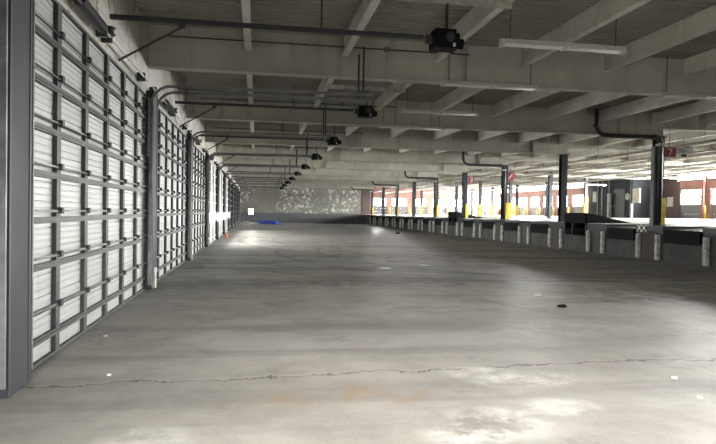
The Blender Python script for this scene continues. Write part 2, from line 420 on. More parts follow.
# ---------------------------------------------------------------- overhead doors of the left wall
ROWS = [.004, .25, 1.02, 1.51, 2.0, 2.48, 2.97, 3.46, 3.95]
STR = [None, .56, 1.12, 1.61, 2.10, 2.59, 3.09, 3.58]
DW = 6.73                                   # door width
DX = -.10                                      # door face behind the wall line
def rib_profile(z0, z1):
    n = max(2, round((z1-z0)/.075)); p = []
    h = (z1-z0)/n
    for i in range(n):
        z = z0 + i*h; d = .016 if (i % 3 == 2) else .007
        p += [(0, z), (0, z+h*.62), (-d, z+h*.72), (-d, z+h*.90), (0, z+h)]
    return p
def make_overhead(kind):
    root = empty('door_1')
    n = 6; pw = DW/n
    for ri, (z0, z1) in enumerate(zip(ROWS[:-1], ROWS[1:])):
        mb = MB()
        win = kind == 'white' and ri == 2
        if win:
            sec = MB().profile_y([(DX, z0), (DX, z0+.08)], 0, DW).profile_y([(DX, z1-.06), (DX, z1)], 0, DW).build('section', M['panel_white'], root)
            MB().box(DX-.012, DX-.006, 0, DW, z0+.06, z1-.04).build('pane', M['glass'], sec)
        else:
            pr_ = rib_profile(z0, z1) if kind == 'ribbed' else [(-.0, z0), (-.0, z1)]
            sec = MB().profile_y([(DX+x, z) for x, z in pr_], 0, DW).build('section', M['panel' if kind == 'ribbed' else 'panel_white'], root)
        fr = MB()
        t0 = .035
        fr.box(DX-.02, DX+.045, 0, DW, z0, z0+t0).box(DX-.02, DX+.045, 0, DW, z1-t0, z1)
        if z0 > .1: fr.box(DX+.045, DX+.06, 0, DW, z0-.012, z0+.012)
        ns = n if kind == 'ribbed' else 3
        for j in range(ns+1):
            yy = DW*j/ns; w = .068 if 0 < j < ns else .09
            if kind == 'white': w *= .7
            fr.box(DX+.002, DX+.05, max(0, yy-w), min(DW, yy+w), z0+t0, z1-t0)
        fr.build('section_frame', M['frame'] if kind == 'ribbed' else M['galv'], sec)
        if STR[ri] and kind == 'ribbed':
            zs = STR[ri]
            MB().box(DX+.05, DX+.08, .05, DW-.05, zs-.014, zs-.008).box(DX+.05, DX+.056, .05, DW-.05, zs-.014, zs+.012).build('strut', M['track'], sec)
            cl = MB()
            for j in range(ns+1):
                yy = min(max(DW*j/ns, .1), DW-.1)
                cl.box(DX+.05, DX+.098, yy-.04, yy+.04, zs-.03, zs+.04)
            cl.build('hinge', M['steel_dark'], sec)
    return root
TYPES = {2:'white', 3:'white', 4:'white'}
proto = {}
nd = 1
for k in range(-2, 10):
    if k == 9: continue
    ty = TYPES.get(k, 'ribbed')
    if ty not in proto: r = proto[ty] = make_overhead(ty)
    else: r = copy_tree(proto[ty])
    r.location = (XW, Y0+k*S-.055, 0); r.name = 'door_%d' % nd; nd += 1
    w = 'ribbed panels in a grey frame' if ty == 'ribbed' else 'flush white panels and a bright window band'
    tag(r, 'overhead door of %s, %s along the door wall from the camera end' % (w, ORD[k+2]), 'overhead door', 'overhead doors of the door wall', 'structure')

# posts between the doors
for k in range(-2, 10):
    yk = Y0 + k*S
    root = empty('door_post', (XW, yk, 0))
    p = MB().box(.005, .07, -.64, -.14, 0, 4.05).box(-.09,.005,-.60,-.24,0,4.05)
    p.build('post', M['post'], root, bevel=.008)
    MB().box(.0701, .078, -.64, -.60, 0, 4.05).box(.0701, .078, -.18, -.14, 0, 4.05).build('corner_angle', M['steel_dark'], root)
    if k >= 0: MB().box(.0701, .10, -.40, -.22, 0, .42).build('base_guard', M['bumper'], root)
    tag(root, 'grey steel post between overhead doors, %s from the camera end' % ORD[k+2], 'post', 'posts between the overhead doors', 'thing')

# tracks: a vertical channel beside each door edge, curving to a horizontal run
def track_path(y, run):
    pts = [(.05, y, .1), (.05, y, 3.75)]
    for i in range(1, 9):
        a = math.pi/2*i/8
        pts.append((.05+.38*(1-math.cos(a)), y, 3.75+.38*math.sin(a)))
    pts.append((run, y, 4.16)); return pts
def channel(mb, pts, w=.055, d=.03):
    # C-shaped strip following the path in the XZ plane
    n = len(pts); b = len(mb.v)
    for i, p in enumerate(pts):
        a = Vector(pts[max(i-1,0)]); c = Vector(pts[min(i+1,n-1)])
        t_ = (c-a).normalized(); nn = Vector((-t_.z, 0, t_.x))
        P_ = Vector(p)
        for q in (P_+nn*w/2+Vector((0,d,0)), P_+nn*w/2, P_-nn*w/2, P_-nn*w/2+Vector((0,d,0))): mb.v.append(tuple(q))
    for i in range(n-1):
        for j in range(3): mb.f.append((b+i*4+j, b+i*4+j+1, b+(i+1)*4+j+1, b+(i+1)*4+j))
    return mb
tproto = None
for k in range(-1, 10):
    for side, off in (('near', -.10), ('far', -.72)):
        # 'far' = far edge of the door before this post, 'near' = near edge of the door after it
        if tproto is None:
            r = tproto = empty('door_track')
            ch = MB(); channel(ch, track_path(0, 4.6)); ch.build('track', M['track'], r)
            MB().box(.0, .05, .031, .05, .1, 3.7).build('track_angle', M['track'], r)
            MB().box(4.35, 4.39, 0, .03, 4.16, 5.17).build('hanger', M['steel_dark'], r)
        else: r = copy_tree(tproto)
        r.location = (XW+.0, Y0+k*S+off, 0); r.name = 'door_track'
        tag(r, 'galvanised door track curving up to the ceiling on the %s side of the %s post' % (side, ORD[k+2]), 'door track', 'tracks of the overhead doors', 'thing')

# torsion shafts, openers, opener rails
sproto = oproto = None
for k in range(-1, 9):
    yc = Y0 + k*S + S/2 - .33
    if sproto is None:
        r = sproto = empty('torsion_shaft')
        MB().cyl((0,-3.25,0),(0,3.25,0),.017,8).build('shaft', M['galv'], r)
        for a in (-1.5, .35):
            pts = []
            for i in range(0, 241):
                th = i*2*math.pi/8; pts.append((.07*math.cos(th), a + 1.15*i/240, .07*math.sin(th)))
            MB().tube(pts, .012, 5).build('spring', M['steel_dark'], r)
        for a in (-3.15, 3.05):
            MB().lathe((0,0,0), [(.03,0),(.1,0),(.1,.015),(.075,.02),(.075,.09),(.1,.095),(.1,.11),(.03,.11)], 16).build('drum', M['steel_dark'], r)
            d = r.children[-1]; d.rotation_euler.x = -math.pi/2; d.location.y = a
        for a in (-2.9, -.15, 0.15, 2.85):
            MB().box(-.13,.02,a-.03,a+.03,-.08,.08).build('bracket', M['steel_dark'], r)
        r.name = 'torsion_shaft'
    else: r = copy_tree(sproto)
    r.location = (XW-.04, yc, 4.22)
    tag(r, 'door spring shaft with coil springs above the %s overhead door' % ORD[k+2], 'spring shaft', 'spring shafts above the overhead doors', 'thing')
    if oproto is None:
        o = oproto = empty('door_opener')
        MB().box(-.28,.22,-.2,.2,-.19,.05).build('housing', M['black'], o, bevel=.02)
        MB().box(-.26,.16,-.18,.18,.05,.12).build('cover', M['black'], o, bevel=.02)
        m_ = MB().lathe((0,0,0), [(.03,0),(.07,.0),(.08,.015),(.08,.03),(.05,.04),(.03,.042)], 20).build('motor_cap', M['steel_dark'], o)
        m_.rotation_euler.x = math.pi/2; m_.location = (.03,-.2,-.02)
        m2 = MB().lathe((0,0,0), [(.05,0),(.085,.0),(.085,.14),(.05,.16)], 18).build('motor', M['black'], o, smooth=False)
        m2.rotation_euler.y = math.pi/2; m2.location = (.2,0,-.08)
        MB().lathe((.1,-.225,-.18), [(.01,0),(.025,.01),(.03,.04),(.015,.06)], 12).build('work_lamp', M['white'], o)
        MB().box(.0,.025,-.06,-.035,.1,.56).box(.0,.025,.035,.06,.1,.56).build('hanger', M['steel_dark'], o)
        MB().box(-.40,-.26,-.05,.05,-.1,.03).build('rail_socket', M['steel_dark'], o)
    else: o = copy_tree(oproto)
    o.location = (3.0, yc, 4.50); o.scale = (.85,.85,1)
    tag(o, 'black motor opener hung from the roof in front of the %s overhead door' % ORD[k+2], 'door opener', 'door openers in a row down the hall', 'thing')
    # rail and strap iron
    rl = empty('opener_rail', (0, yc, 0))
    MB().box(XW-.02, 2.62, -.04, -.02, 4.46, 4.52).box(XW-.02, 2.62, .02, .04, 4.46, 4.52).build('rail', M['steel_dark'], rl)
    MB().box(-1.2, -1.1, -.06, .06, 4.40, 4.44).build('trolley', M['steel_dark'], rl)
    MB().cyl((-1.15,0,4.40),(XW+.1,0,3.85),.018,8).build('door_arm', M['steel_dark'], rl)
    MB().box(.95,.98,-.02,.02,4.52,5.17).build('rail_hanger', M['steel_dark'], rl)
    tag(rl, 'dark opener rail from the door wall to the opener of the %s overhead door' % ORD[k+2], 'opener rail', 'opener rails', 'thing')
    an = MB().box(1.9, 4.12, yc-.02, yc+.02, 5.06, 5.165).build('hanger_angle', M['pipe'])
    tag(an, 'pale angle iron across two purlins carrying the opener of the %s overhead door' % ORD[k+2], 'angle iron', 'angle irons above the openers', 'thing')

# ---------------------------------------------------------------- fluorescent fixtures
fproto = None
def fixture(x, y, z, lab, hang):
    global fproto
    if fproto is None:
        r = fproto = empty('fluorescent_fixture')
        MB().hexa([(-1.18,-.06,.0),(1.18,-.06,.0),(1.18,.06,.0),(-1.18,.06,.0),(-1.18,-.035,.07),(1.18,-.035,.07),(1.18,.035,.07),(-1.18,.035,.07)]).build('housing', M['white'], r)
        for yy in (-.045, .045):
            MB().cyl((-1.12,yy,-.03),(1.12,yy,-.03),.019,10).build('tube', M['tube'], r, smooth=True)
        for xx in (-1.18, 1.12, -.03):
            MB().box(xx,xx+.06,-.075,.075,-.06,.0).build('lamp_holder', M['white'], r)
        h_ = MB().cyl((-1.0,0,.07),(-1.0,0,ZC-4.63),.008,6).cyl((1.0,0,.07),(1.0,0,ZC-4.63),.008,6).build('hanger_rod', M['steel_dark'], r)
    else: r = copy_tree(fproto)
    r.location = (x, y, z)
    tag(r, lab, 'light fixture', 'fluorescent fixtures in rows', 'thing')
n = 0
for row, xc in enumerate((5.3, 10.85)):
    for j in range(0, 4 if row == 0 else 2):
        y = 9.85 + 3.6*j if j != 1 else 13.22
        if y > YE-2: break
        # keep clear of girders
        for k in range(0, 11):
            if abs(y-(Y0+k*S+.18)) < .26: y = Y0+k*S-.12
        if row == 1 and j == 0: continue
        fixture(xc, y, 4.62, 'long fluorescent fixture, %s from the camera in the %s' % (ORD[j], 'row by the openers' if row == 0 else 'row by the dock'), True)

# ---------------------------------------------------------------- loading dock
DC = []
for j in range(-5, 19):
    c = Y0+S + .16 - S/4 + j*S/2
    if YB+2 < c < YE-6: DC.append(c)
mb = MB()
prev = YB
zt0, zt1 = deck_z(XD), deck_z(XE)
# dock body: a solid with sloping deck, pits cut along the front
def dockbody(x0, x1, y0, y1, z0=0):
    mb.hexa([(x0,y0,z0),(x1,y0,z0),(x1,y1,z0),(x0,y1,z0),(x0,y0,deck_z(x0)-.02),(x1,y0,deck_z(x1)-.02),(x1,y1,deck_z(x1)-.02),(x0,y1,deck_z(x0)-.02)])
PD = 2.3; PH = 1.0; PZ = .72
for c in DC:
    dockbody(XD, XD+PD, prev, c-PH); mb.box(XD, XD+PD, c-PH, c+PH, 0, PZ); prev = c+PH
dockbody(XD, XD+PD, prev, YE); dockbody(XD+PD, XE, YB, YE)
dock = struct(mb, 'loading_dock', M['dockface'], 'raised loading dock with a streaked concrete face darkened for its shade along the hall', 'loading dock')
mb = MB(); prev = YB
def deckslab(x0, x1, y0, y1):
    mb.hexa([(x0,y0,deck_z(x0)-.019),(x1,y0,deck_z(x1)-.019),(x1,y1,deck_z(x1)-.019),(x0,y1,deck_z(x0)-.019),(x0,y0,deck_z(x0)),(x1,y0,deck_z(x1)),(x1,y1,deck_z(x1)),(x0,y1,deck_z(x0))])
for c in DC: deckslab(XD+.0, XD+PD, prev, c-PH); prev = c+PH
deckslab(XD, XD+PD, prev, YE); deckslab(XD+PD, XE, YB, YE)
struct(mb, 'floor_dock', M['dockdeck'], 'floor on top of the loading dock, paled for its daylight', 'floor')
mb = MB(); prev = YB
for c in DC: mb.box(XD-.02, XD, prev, c-PH, zt0-.22, zt0-.005); prev = c+PH
mb.box(XD-.02, XD, prev, YE-.1, zt0-.22, zt0-.005)
struct(mb, 'trim_dock_edge', M['steel_dark'], 'dark steel edge angle along the lip of the dock', 'edge trim')
# levelers
for j, c in enumerate(DC):
    up = abs(c-26.05) < 1 or abs(c-43.9) < 1
    r = empty('dock_leveler', (XD, c, 0))
    zb = deck_z(XD+PD)
    zf = 1.78 if up else zt0-.14
    w = PH-.03
    MB().hexa([(-.02,-w,zf-.07),(PD-.02,-w,zb-.07),(PD-.02,w,zb-.07),(-.02,w,zf-.07),(-.02,-w,zf),(PD-.02,-w,zb),(PD-.02,w,zb),(-.02,w,zf)]).build('deck_plate', M['plate'], r)
    MB().hexa([(-.07,-w+.05,zf-.48),(-.035,-w+.05,zf-.48),(-.035,w-.05,zf-.48),(-.07,w-.05,zf-.48),(-.07,-w+.05,zf-.02),(-.035,-w+.05,zf-.02),(-.035,w-.05,zf-.02),(-.07,w-.05,zf-.02)]).build('lip', M['plate'], r)
    if up:
        for s_ in (-1, 1):
            MB().hexa([(0,s_*w-.01,zt0-.3),(PD-.1,s_*w-.01,zb-.2),(PD-.1,s_*w+.01,zb-.2),(0,s_*w+.01,zt0-.3),(0,s_*w-.01,zf-.08),(PD-.1,s_*w-.01,zb-.07),(PD-.1,s_*w+.01,zb-.07),(0,s_*w+.01,zf-.08)]).build('toe_guard', M['plate'], r)
    fb = MB()
    for s_ in (-.6, .6): fb.hexa([(.15,s_-.04,PZ),(.3,s_-.04,PZ),(.3,s_+.04,PZ),(.15,s_+.04,PZ),(.15,s_-.04,zf-.07),(.3,s_-.04,zf-.09),(.3,s_+.04,zf-.09),(.15,s_+.04,zf-.07)])
    fb.build('support_leg', M['steel_dark'], r)
    st = 'with its plate raised' if up else 'lying flush with the deck'
    tag(r, 'black steel dock leveler %s, %s loading position from the camera end' % (st, ORD[j]), 'dock leveler', 'dock levelers along the dock edge', 'thing')
bp = None
for j, c in enumerate(DC):
    for s_ in (-1, 1):
        if bp is None:
            r = bp = MB().box(-.10, 0, -.105, .105, .04, .99).box(-.125,-.10,-.08,.08,.1,.93).build('dock_bumper', M['bumper'], bevel=.015)
        else: r = bp.copy(); COL.objects.link(r)
        r.location = (XD-.021, c+s_*1.22, 0)
        tag(r, 'chalky white bumper strip on the %s side of the %s loading position' % ('near' if s_ < 0 else 'far', ORD[j]), 'dock bumper', 'white bumpers on the dock face', 'thing')
# brick piers under the columns
for k in range(-1, 10):
    y = Y0+k*S+.1
    if y > YE-1: continue
    struct(MB().box(XD-.06, XD-.001, y-.42, y+.42, 0, zt0-.25), 'trim_pier', M['pier'], 'dark brick pier in the dock face under the %s dock column' % ORD[k+1], 'pier')
o = MB().box(XD-.032, XD-.021, 20.78, 21.36, zt0-.249, zt0+.02).build('hazard_plate', M['hazard']); tag(o, 'small black and white chequered plate on the dock edge by the big column', 'plate', kind='thing')

# ---------------------------------------------------------------- dock columns
GUARD = {-1:1, 0:1, 1:1, 3:1, 4:1, 5:1, 7:1, 9:1}
for k in range(0, 10):
    y = Y0+k*S+.1; z0 = deck_z(XD+.3)
    r = empty('dock_column', (XD+.24, y, z0))
    h_ = HB - z0
    MB().box(-.15,.15,-.16,-.135,0.03,h_-.03).box(-.15,.15,.135,.16,0.03,h_-.03).box(-.012,.012,-.135,.135,0.03,h_-.03).build('shaft', M['navy'], r)
    MB().box(-.15,.24,-.24,.24,0,.03).build('base_plate', M['steel_dark'], r)
    MB().box(-.15,.22,-.22,.22,h_-.03,h_-.001).build('cap_plate', M['navy'], r)
    if k in GUARD:
        MB().box(.02,.20,-.23,-.19,0.0,1.05).box(.16,.20,-.19,.1,0.0,1.05).build('guard', M['yellow'], r, bevel=.01)
    tag(r, 'dark navy steel column on the dock edge %s, %s from the camera' % ('with a yellow guard' if k in GUARD else 'without a guard', ORD[k]), 'column', 'columns along the dock edge', 'thing')
    # downpipe
    if k % 2 == 1:
        d = empty('roof_drain_pipe', (0, y-.42, 0))
        pts = [(12.2,0,ZC-.05),(12.2,0,4.98)]
        for i in range(1,7):
            a = math.pi/2*i/6; pts.append((12.2+.38*(1-math.cos(a)),0,4.98-.38*math.sin(a)))
        pts += [(XD-.12,0,4.60)]
        for i in range(1,6):
            a = math.pi/2*i/5; pts.append((XD-.12+.16*math.sin(a),0,4.44+.16*math.cos(a)))
        pts.append((XD+.04,0,1.42))
        MB().tube(pts, .075, 12).build('pipe', M['steel_dark'] if k < 3 else M['steel_dark'], d, smooth=True)
        MB().cyl((12.2,0,4.9),(12.2,0,5.0),.1,14).build('coupling', M['steel_dark'], d); MB().cyl((XD-.2,0,4.6),(XD-.3,0,4.6),.1,14).build('coupling', M['steel_dark'], d)
        MB().box(XD-.06,XD+.14,-.09,.18,4.30,4.38).build('pipe_clamp', M['white'], d)
        tag(d, 'dark roof drain pipe bending down beside the %s dock column' % ORD[k], 'drain pipe', 'roof drain pipes', 'thing')
# a pale conduit on the near side of the big column
o = MB().box(XD+.001, XD+.085, Y0+S-.02, Y0+S+.2, deck_z(XD+.085)+.001, 4.3).build('conduit_duct', M['grey']); tag(o, 'grey duct up the side of the big dock column', 'duct', kind='thing')
# inner columns
for k, x, g in ((4,21.8,0),(5,21.8,1),(6,21.8,1),(7,21.8,0),(8,21.8,1),(9,21.8,1),(5,28.9,1),(6,28.9,0),(7,28.9,1),(8,28.9,1),(9,28.9,0)):
    y = Y0+k*S+.18; z0 = deck_z(x)
    r = empty('inner_column', (x, y, z0)); h_ = HBD-z0-.002
    MB().box(-.13,.13,-.13,-.11,0,h_).box(-.13,.13,.11,.13,0,h_).box(-.012,.012,-.11,.11,0,h_).build('shaft', M['navy'], r)
    MB().box(-.2,.2,-.2,.2,0,.03).build('base_plate', M['steel_dark'], r)
    if g: MB().box(-.15,.15,-.19,-.14,0.0,1.25 if k != 5 or x < 25 else 1.9).box(-.19,-.14,-.19,.15,0,1.25).build('guard', M['yellow'], r)
    tag(r, 'slim dark column %s on the dock, %s in the %s inner row' % ('with a yellow guard' if g else 'without a guard', ORD[k-4], 'first' if x < 25 else 'second'), 'column', 'inner columns on the dock', 'thing')
# yellow bollards beside the street doors
bol = None
for i, c in enumerate(cen):
    if c < 36 or 44 < c < 60: continue
    for s_ in (-1, 1):
        if c+s_*1.42 > YE-.3: continue
        if bol is None: r = bol = MB().lathe((0,0,0), [(.07,0),(.07,1.0),(.05,1.05),(.01,1.07)], 12).build('bollard', M['yellow'], smooth=True)
        else: r = bol.copy(); COL.objects.link(r)
        r.location = (XE-.35, c+s_*1.42, deck_z(XE-.35))
        tag(r, 'yellow bollard on the %s side of the %s street door' % ('near' if s_ < 0 else 'far', ORD[i]), 'bollard', 'yellow bollards by the street doors', 'thing')
for i, c in enumerate(ENDC[:-1]):
    r = bol.copy(); COL.objects.link(r); r.location = (c+1.5, YE-.5, deck_z(c+1.5))
    tag(r, 'yellow bollard beside the %s door of the far end wall' % ORD[i], 'bollard', 'yellow bollards by the end wall doors', 'thing')

# ---------------------------------------------------------------- dock office
ofx, oy0, oy1 = 33.6, 49.4, 56.2
r = empty('dock_office', (ofx, (oy0+oy1)/2, deck_z(ofx))); z0 = deck_z(ofx)
hw = (oy1-oy0)/2; zt = 5.15-z0
MB().box(0,.1,-hw,hw,0,zt).box(.1,2.38,hw-.1,hw,0.02,zt).box(.1,2.38,-hw,-hw+.1,0.02,zt).build('wall_panel', M['office'], r)
MB().box(-.1,2.38,-hw-.1,hw+.1,zt-.02,zt+.1).build('office_roof', M['grey'], r)
for yy in (-3.2,.2,1.35,2.15): MB().box(-.05,0,yy-.06,yy+.06,0,zt-.1).build('batten', M['grey'], r)
wf = MB().box(-.04,.0,2.3,3.05,1.5,2.6).build('window_frame', M['grey'], r)
MB().box(-.05,-.04,2.37,2.98,1.57,2.53).build('pane', M['paper'], wf)  # opaque pale pane, the window's brightness put into the colour
dd = MB().box(-.04,0,-2.3,-.6,0,2.7).build('door', M['steel_dark'], r)
MB().box(-.09,-.04,-.8,-.72,1.0,1.2).build('handle', M['galv'], dd)
MB().box(-.3,-.02,-.25,.05,0,2.3).build('white_post', M['bumper'], r)
fa = MB().lathe((0,0,0), [(.30,0),(.32,.02),(.32,.08),(.28,.1)], 20).build('wall_fan', M['bumper'], r); fa.rotation_euler.y = -math.pi/2; fa.location = (-.0,-2.75,1.95)
MB().box(-.2,-.02,-3.6,-3.35,0,1.3).build('short_post', M['bumper'], r)
tag(r, 'dark charcoal office box on the dock with a small window painted pale for its light and a round fan', 'office', kind='thing')
r = empty('notice_board', (ofx-.85, 47.55, z0+1.35)); MB().box(-.05,.05,-.5,.5,0,1.25).build('board', M['cream'], r); MB().cyl((0,0,1.25),(0,0,5.17-z0-1.35),.02,6).build('hanger_rod', M['steel_dark'], r)
tag(r, 'cream board hanging near the office beside the big column', 'board', kind='thing')
for i, (x, y, l) in enumerate(((30.5, 50.5, 'over the office front'), (20.95, 28.0, 'beside the big column'))):
    q = copy_tree(fproto); q.location = (x, y, 4.62 if i == 0 else 3.7)
    if i == 0: q.location.z = 4.5
    tag(q, 'white fluorescent fixture hanging %s on the dock' % l, 'light fixture', 'fluorescent fixtures on the dock', 'thing')
    for ch in q.children:
        if ch.name.startswith('hanger_rod'): ch.scale.z = (ZC-.01-q.location.z-.07)/(ZC-4.63-.07); ch.location.z = .07 - .07*ch.scale.z
t = NT('lit_tube'); e = t.n('ShaderNodeEmission'); e.inputs[0].default_value = (1,.97,.88,1); e.inputs[1].default_value = 40; t.t.links.new(e.outputs[0], t.out.inputs['Surface']); M['lit'] = t.m
for q in [o for o in COL.objects if o.name.startswith('fluorescent_fixture') and 'on the dock' in o.get('label','')]:
    for ch in q.children:
        if ch.name.startswith('tube'): ch.data = ch.data.copy(); ch.data.materials[0] = M['lit']
# small wall window in dark brick part
o = MB().box(XE-.05, XE-.005, 47.1, 47.9, 2.55, 3.4).build('window_40', M['paper']); tag(o, 'small window painted pale for its light, in the dark brick by the office', 'window', kind='structure')  # solid pale slab, window light put into its colour
# red standpipe between street doors
o = MB().cyl((XE-.2,43.25,deck_z(XE)),(XE-.2,43.25,5.2),.09,10).build('standpipe', M['pinkpipe']); tag(o, 'red standpipe between two street doors near the big column', 'pipe', kind='thing')

# ---------------------------------------------------------------- signs
FONT_SEG = {'7': [((-.28,.45),(.28,.45)), ((.28,.45),(-.1,-.45))],
            '1': [((-.12,.3),(.0,.45)), ((0,.45),(0,-.45))],
            '9': [((.22,.1),(-.2,.1)), ((-.2,.1),(-.2,.45)), ((-.2,.45),(.22,.45)), ((.22,.45),(.22,-.45))],
            '3': [((-.2,.45),(.2,.45)), ((.2,.45),(.2,-.45)), ((.2,-.45),(-.2,-.45)), ((-.1,0),(.2,0))]}
def digits(txt, size, w):
    mb = MB(); x = -(len(txt)-1)*.36*size
    for chx in txt:
        for (a, b_) in FONT_SEG[chx]:
            A = Vector((x+a[0]*size*.9, 0, a[1]*size*.9)); B_ = Vector((x+b_[0]*size*.9, 0, b_[1]*size*.9))
            d = (B_-A).normalized(); nrm = Vector((-d.z,0,d.x))*w/2; A -= d*w/2; B_ += d*w/2
            mb.hexa([A-nrm+Vector((0,-.012,0)),B_-nrm+Vector((0,-.012,0)),B_-nrm,A-nrm,A+nrm+Vector((0,-.012,0)),B_+nrm+Vector((0,-.012,0)),B_+nrm,A+nrm])
        x += .72*size
    return mb
def sign(x, y, z, w, h_, txt, rot, lab, top):
    r = empty('bay_sign', (x, y, z))
    bd = MB().box(-w/2,w/2,0,.02,-h_/2,h_/2).build('board', M['red'], r); bd.rotation_euler.y = rot
    dg = digits(txt, h_*.78, h_*.13).build('number', M['white'], bd)
    MB().cyl((-w*.0,.04,h_/2-.1),(-w*.0,.04,top-z),.012,6).build('hanger', M['steel_dark'], r)
    tag(r, lab, 'sign', 'hanging red bay signs', 'thing')
sign(15.56, 20.6, 4.12, .50, .36, '7', 0, 'red hanging sign with white number 7 by the big column', 5.2)
sign(17.05, 38.5, 4.28, .62, .62, '1', math.radians(38), 'red hanging sign tilted to a diamond with one white stroke', 5.2)
sign(15.75, 43.0, 4.22, .72, .52, '13', 0, 'small dark red hanging sign with white digits deeper along the dock', 5.2)
# rod lamp hanging below sign
r = empty('drop_lamp', (15.75, 21.3, 3.45)); MB().cyl((0,0,.05),(0,0,5.17-3.45),.01,6).build('cord', M['black'], r); MB().lathe((0,0,-.02), [(.12,0),(.1,.04),(.03,.09)], 14).build('lamp_shade', M['white'], r)
tag(r, 'small white lamp on a long cord below the number 7 sign', 'lamp', kind='thing')
# unit heater / loudspeaker box
r = empty('unit_heater', (18.8, 24, 4.62)); MB().box(-.24,.14,-.2,.2,-.13,.13).build('housing', M['grey'], r, bevel=.02); MB().box(.14,.34,-.16,.16,-.08,.2).build('fan_box', M['grey'], r, bevel=.02); MB().box(-.08,.08,-.08,.08,-.26,-.13).build('nozzle', M['black'], r); MB().cyl((0,0,.13),(0,0,.55),.012,6).build('hanger', M['steel_dark'], r)
tag(r, 'grey box heater hanging above the dock beyond the number 7 sign', 'heater', kind='thing')

# ---------------------------------------------------------------- pipes and conduits overhead
for i, (x, z, rad) in enumerate(((16.6,4.50,.05),(18.2,4.40,.035),(20.2,4.55,.06),(23.6,4.5,.05),(27,4.5,.06)  )):
    r = empty('sprinkler_pipe', (x, 0, z))
    MB().cyl((0,14,0),(0,YE-.1,0),rad,8).build('pipe', M['pipe'], r, smooth=True)
    y = 16.5; g0 = h0 = None
    while y < YE-2:
        if g0 is None: g = g0 = MB().cyl((0,0,rad),(0,0,ZC-z-.01),.008,5).build('hanger_rod', M['steel_dark'], r)
        else: g = g0.copy(); COL.objects.link(g)
        g.location.y = y
        if i < 5:
            if h0 is None: g = h0 = MB().lathe((0,0,-rad-.07), [(.035,0),(.012,.02),(.012,.08)], 8).build('sprinkler_head', M['galv'], r)
            else: g = h0.copy(); COL.objects.link(g)
            g.location.y = y+1.2
        y += 3.572
    tag(r, 'pale sprinkler pipe running lengthwise under the girders, %s from the dock face' % ORD[i] if i < 5 else 'thin pale pipe running lengthwise over the hall floor', 'pipe', 'sprinkler pipes', 'thing')
for k in range(0, 4):
    y = Y0+k*S-.03
    r = empty('conduit_run', (0, y, 0))
    MB().tube([(-1.9,0,5.33),(4.8,0,5.33)],.016,8).build('conduit', M['steel_dark'], r)
    MB().tube([(2.86,0,5.33),(2.86,0,4.64),(3.1,0,4.62)],.016,8).build('drop', M['pipe'], r)
    MB().box(2.8,2.92,-.03,.03,5.28,5.38).build('junction_box', M['grey'], r)
    tag(r, 'thin conduit with a drop pipe on the face of the %s girder' % ORD[k], 'conduit', 'conduits on the girders', 'thing')

# ---------------------------------------------------------------- far end: ramp, tarp, small window, sheet
rp = MB(); z1 = deck_z(XD)
rp.hexa([(8.0,YE-3.5,0),(XD-.01,YE-3.5,0),(XD-.01,YE-.01,0),(8.0,YE-.01,0),(8.0,YE-3.5,.01),(XD-.01,YE-3.5,z1-.1),(XD-.01,YE-.01,z1-.1),(8.0,YE-.01,.01)])
struct(rp, 'floor_ramp', M['dockface'], 'dark concrete ramp rising along the far wall to the dock', 'ramp')
def crumple(name, m, x0, x1, y0, y1, h_, label, cat, n=26):
    rnd = random.Random(name); me = MB(); W_, D_ = x1-x0, y1-y0
    for i in range(n+1):
        for j in range(n+1):
            u, v = i/n, j/n
            e = min(1, 6*min(u,1-u))*min(1, 5*min(v,1-v))
            z = .012 + e*h_*(.25+.75*abs(math.sin(u*9+1.3*math.sin(v*7))*math.cos(v*6+u*3)))*(.6+.8*rnd.random())
            me.v.append((x0+u*W_+.08*W_*math.sin(v*5), y0+v*D_+.10*D_*math.sin(u*6), z))
    for i in range(n):
        for j in range(n):
            a = i*(n+1)+j; me.f.append((a,a+1,a+n+2,a+n+1))
    o = me.build(name, m); sd = o.modifiers.new('thick','SOLIDIFY'); sd.thickness = .008; sd.offset = 1
    return tag(o, label, cat, kind='thing')
crumple('tarp', M['blue'], .1, 2.7, 72.5, 76.5, .42, 'crumpled blue tarp lying on the floor near the far wall', 'tarp')
crumple('plastic_sheet', M['paper'], -1.9, -.45, 73.5, 77.5, .22, 'pale crumpled sheet on the floor beside the blue tarp', 'sheet')
r = empty('flood_lamp', (-.78, YE-.5, 0))
MB().lathe((0,0,0), [(.3,0),(.3,.03),(.04,.06),(.04,1.15)], 12).build('stand', M['steel_dark'], r)
MB().box(-.36,.36,-.02,.1,1.12,1.9).build('housing', M['grey'], r)
t = NT('lit_lamp_face'); e = t.n('ShaderNodeEmission'); e.inputs[0].default_value = (1,1,.95,1); e.inputs[1].default_value = 60; t.t.links.new(e.outputs[0], t.out.inputs['Surface']); M['lamp'] = t.m
MB().box(-.32,.32,-.04,-.02,1.16,1.86).build('lit_face', M['lamp'], r)
tag(r, 'bright white flood lamp on a stand in the far corner by the doors', 'flood lamp', kind='thing')
# traffic cone at the door wall
r = empty('traffic_cone', (-1.7, 35.5, 0)); r.scale = (.6,.6,.7); MB().box(-.17,.17,-.17,.17,0,.03).build('base', M['copper'], r); MB().lathe((0,0,.03), [(.13,0),(.03,.5),(.02,.52)], 16).build('cone', M['copper'], r); MB().lathe((0,0,.03), [(.098,.15),(.076,.25)], 16).build('white_band', M['white'], r)
tag(r, 'small orange cone with a white band beside the white doors', 'traffic cone', kind='thing')
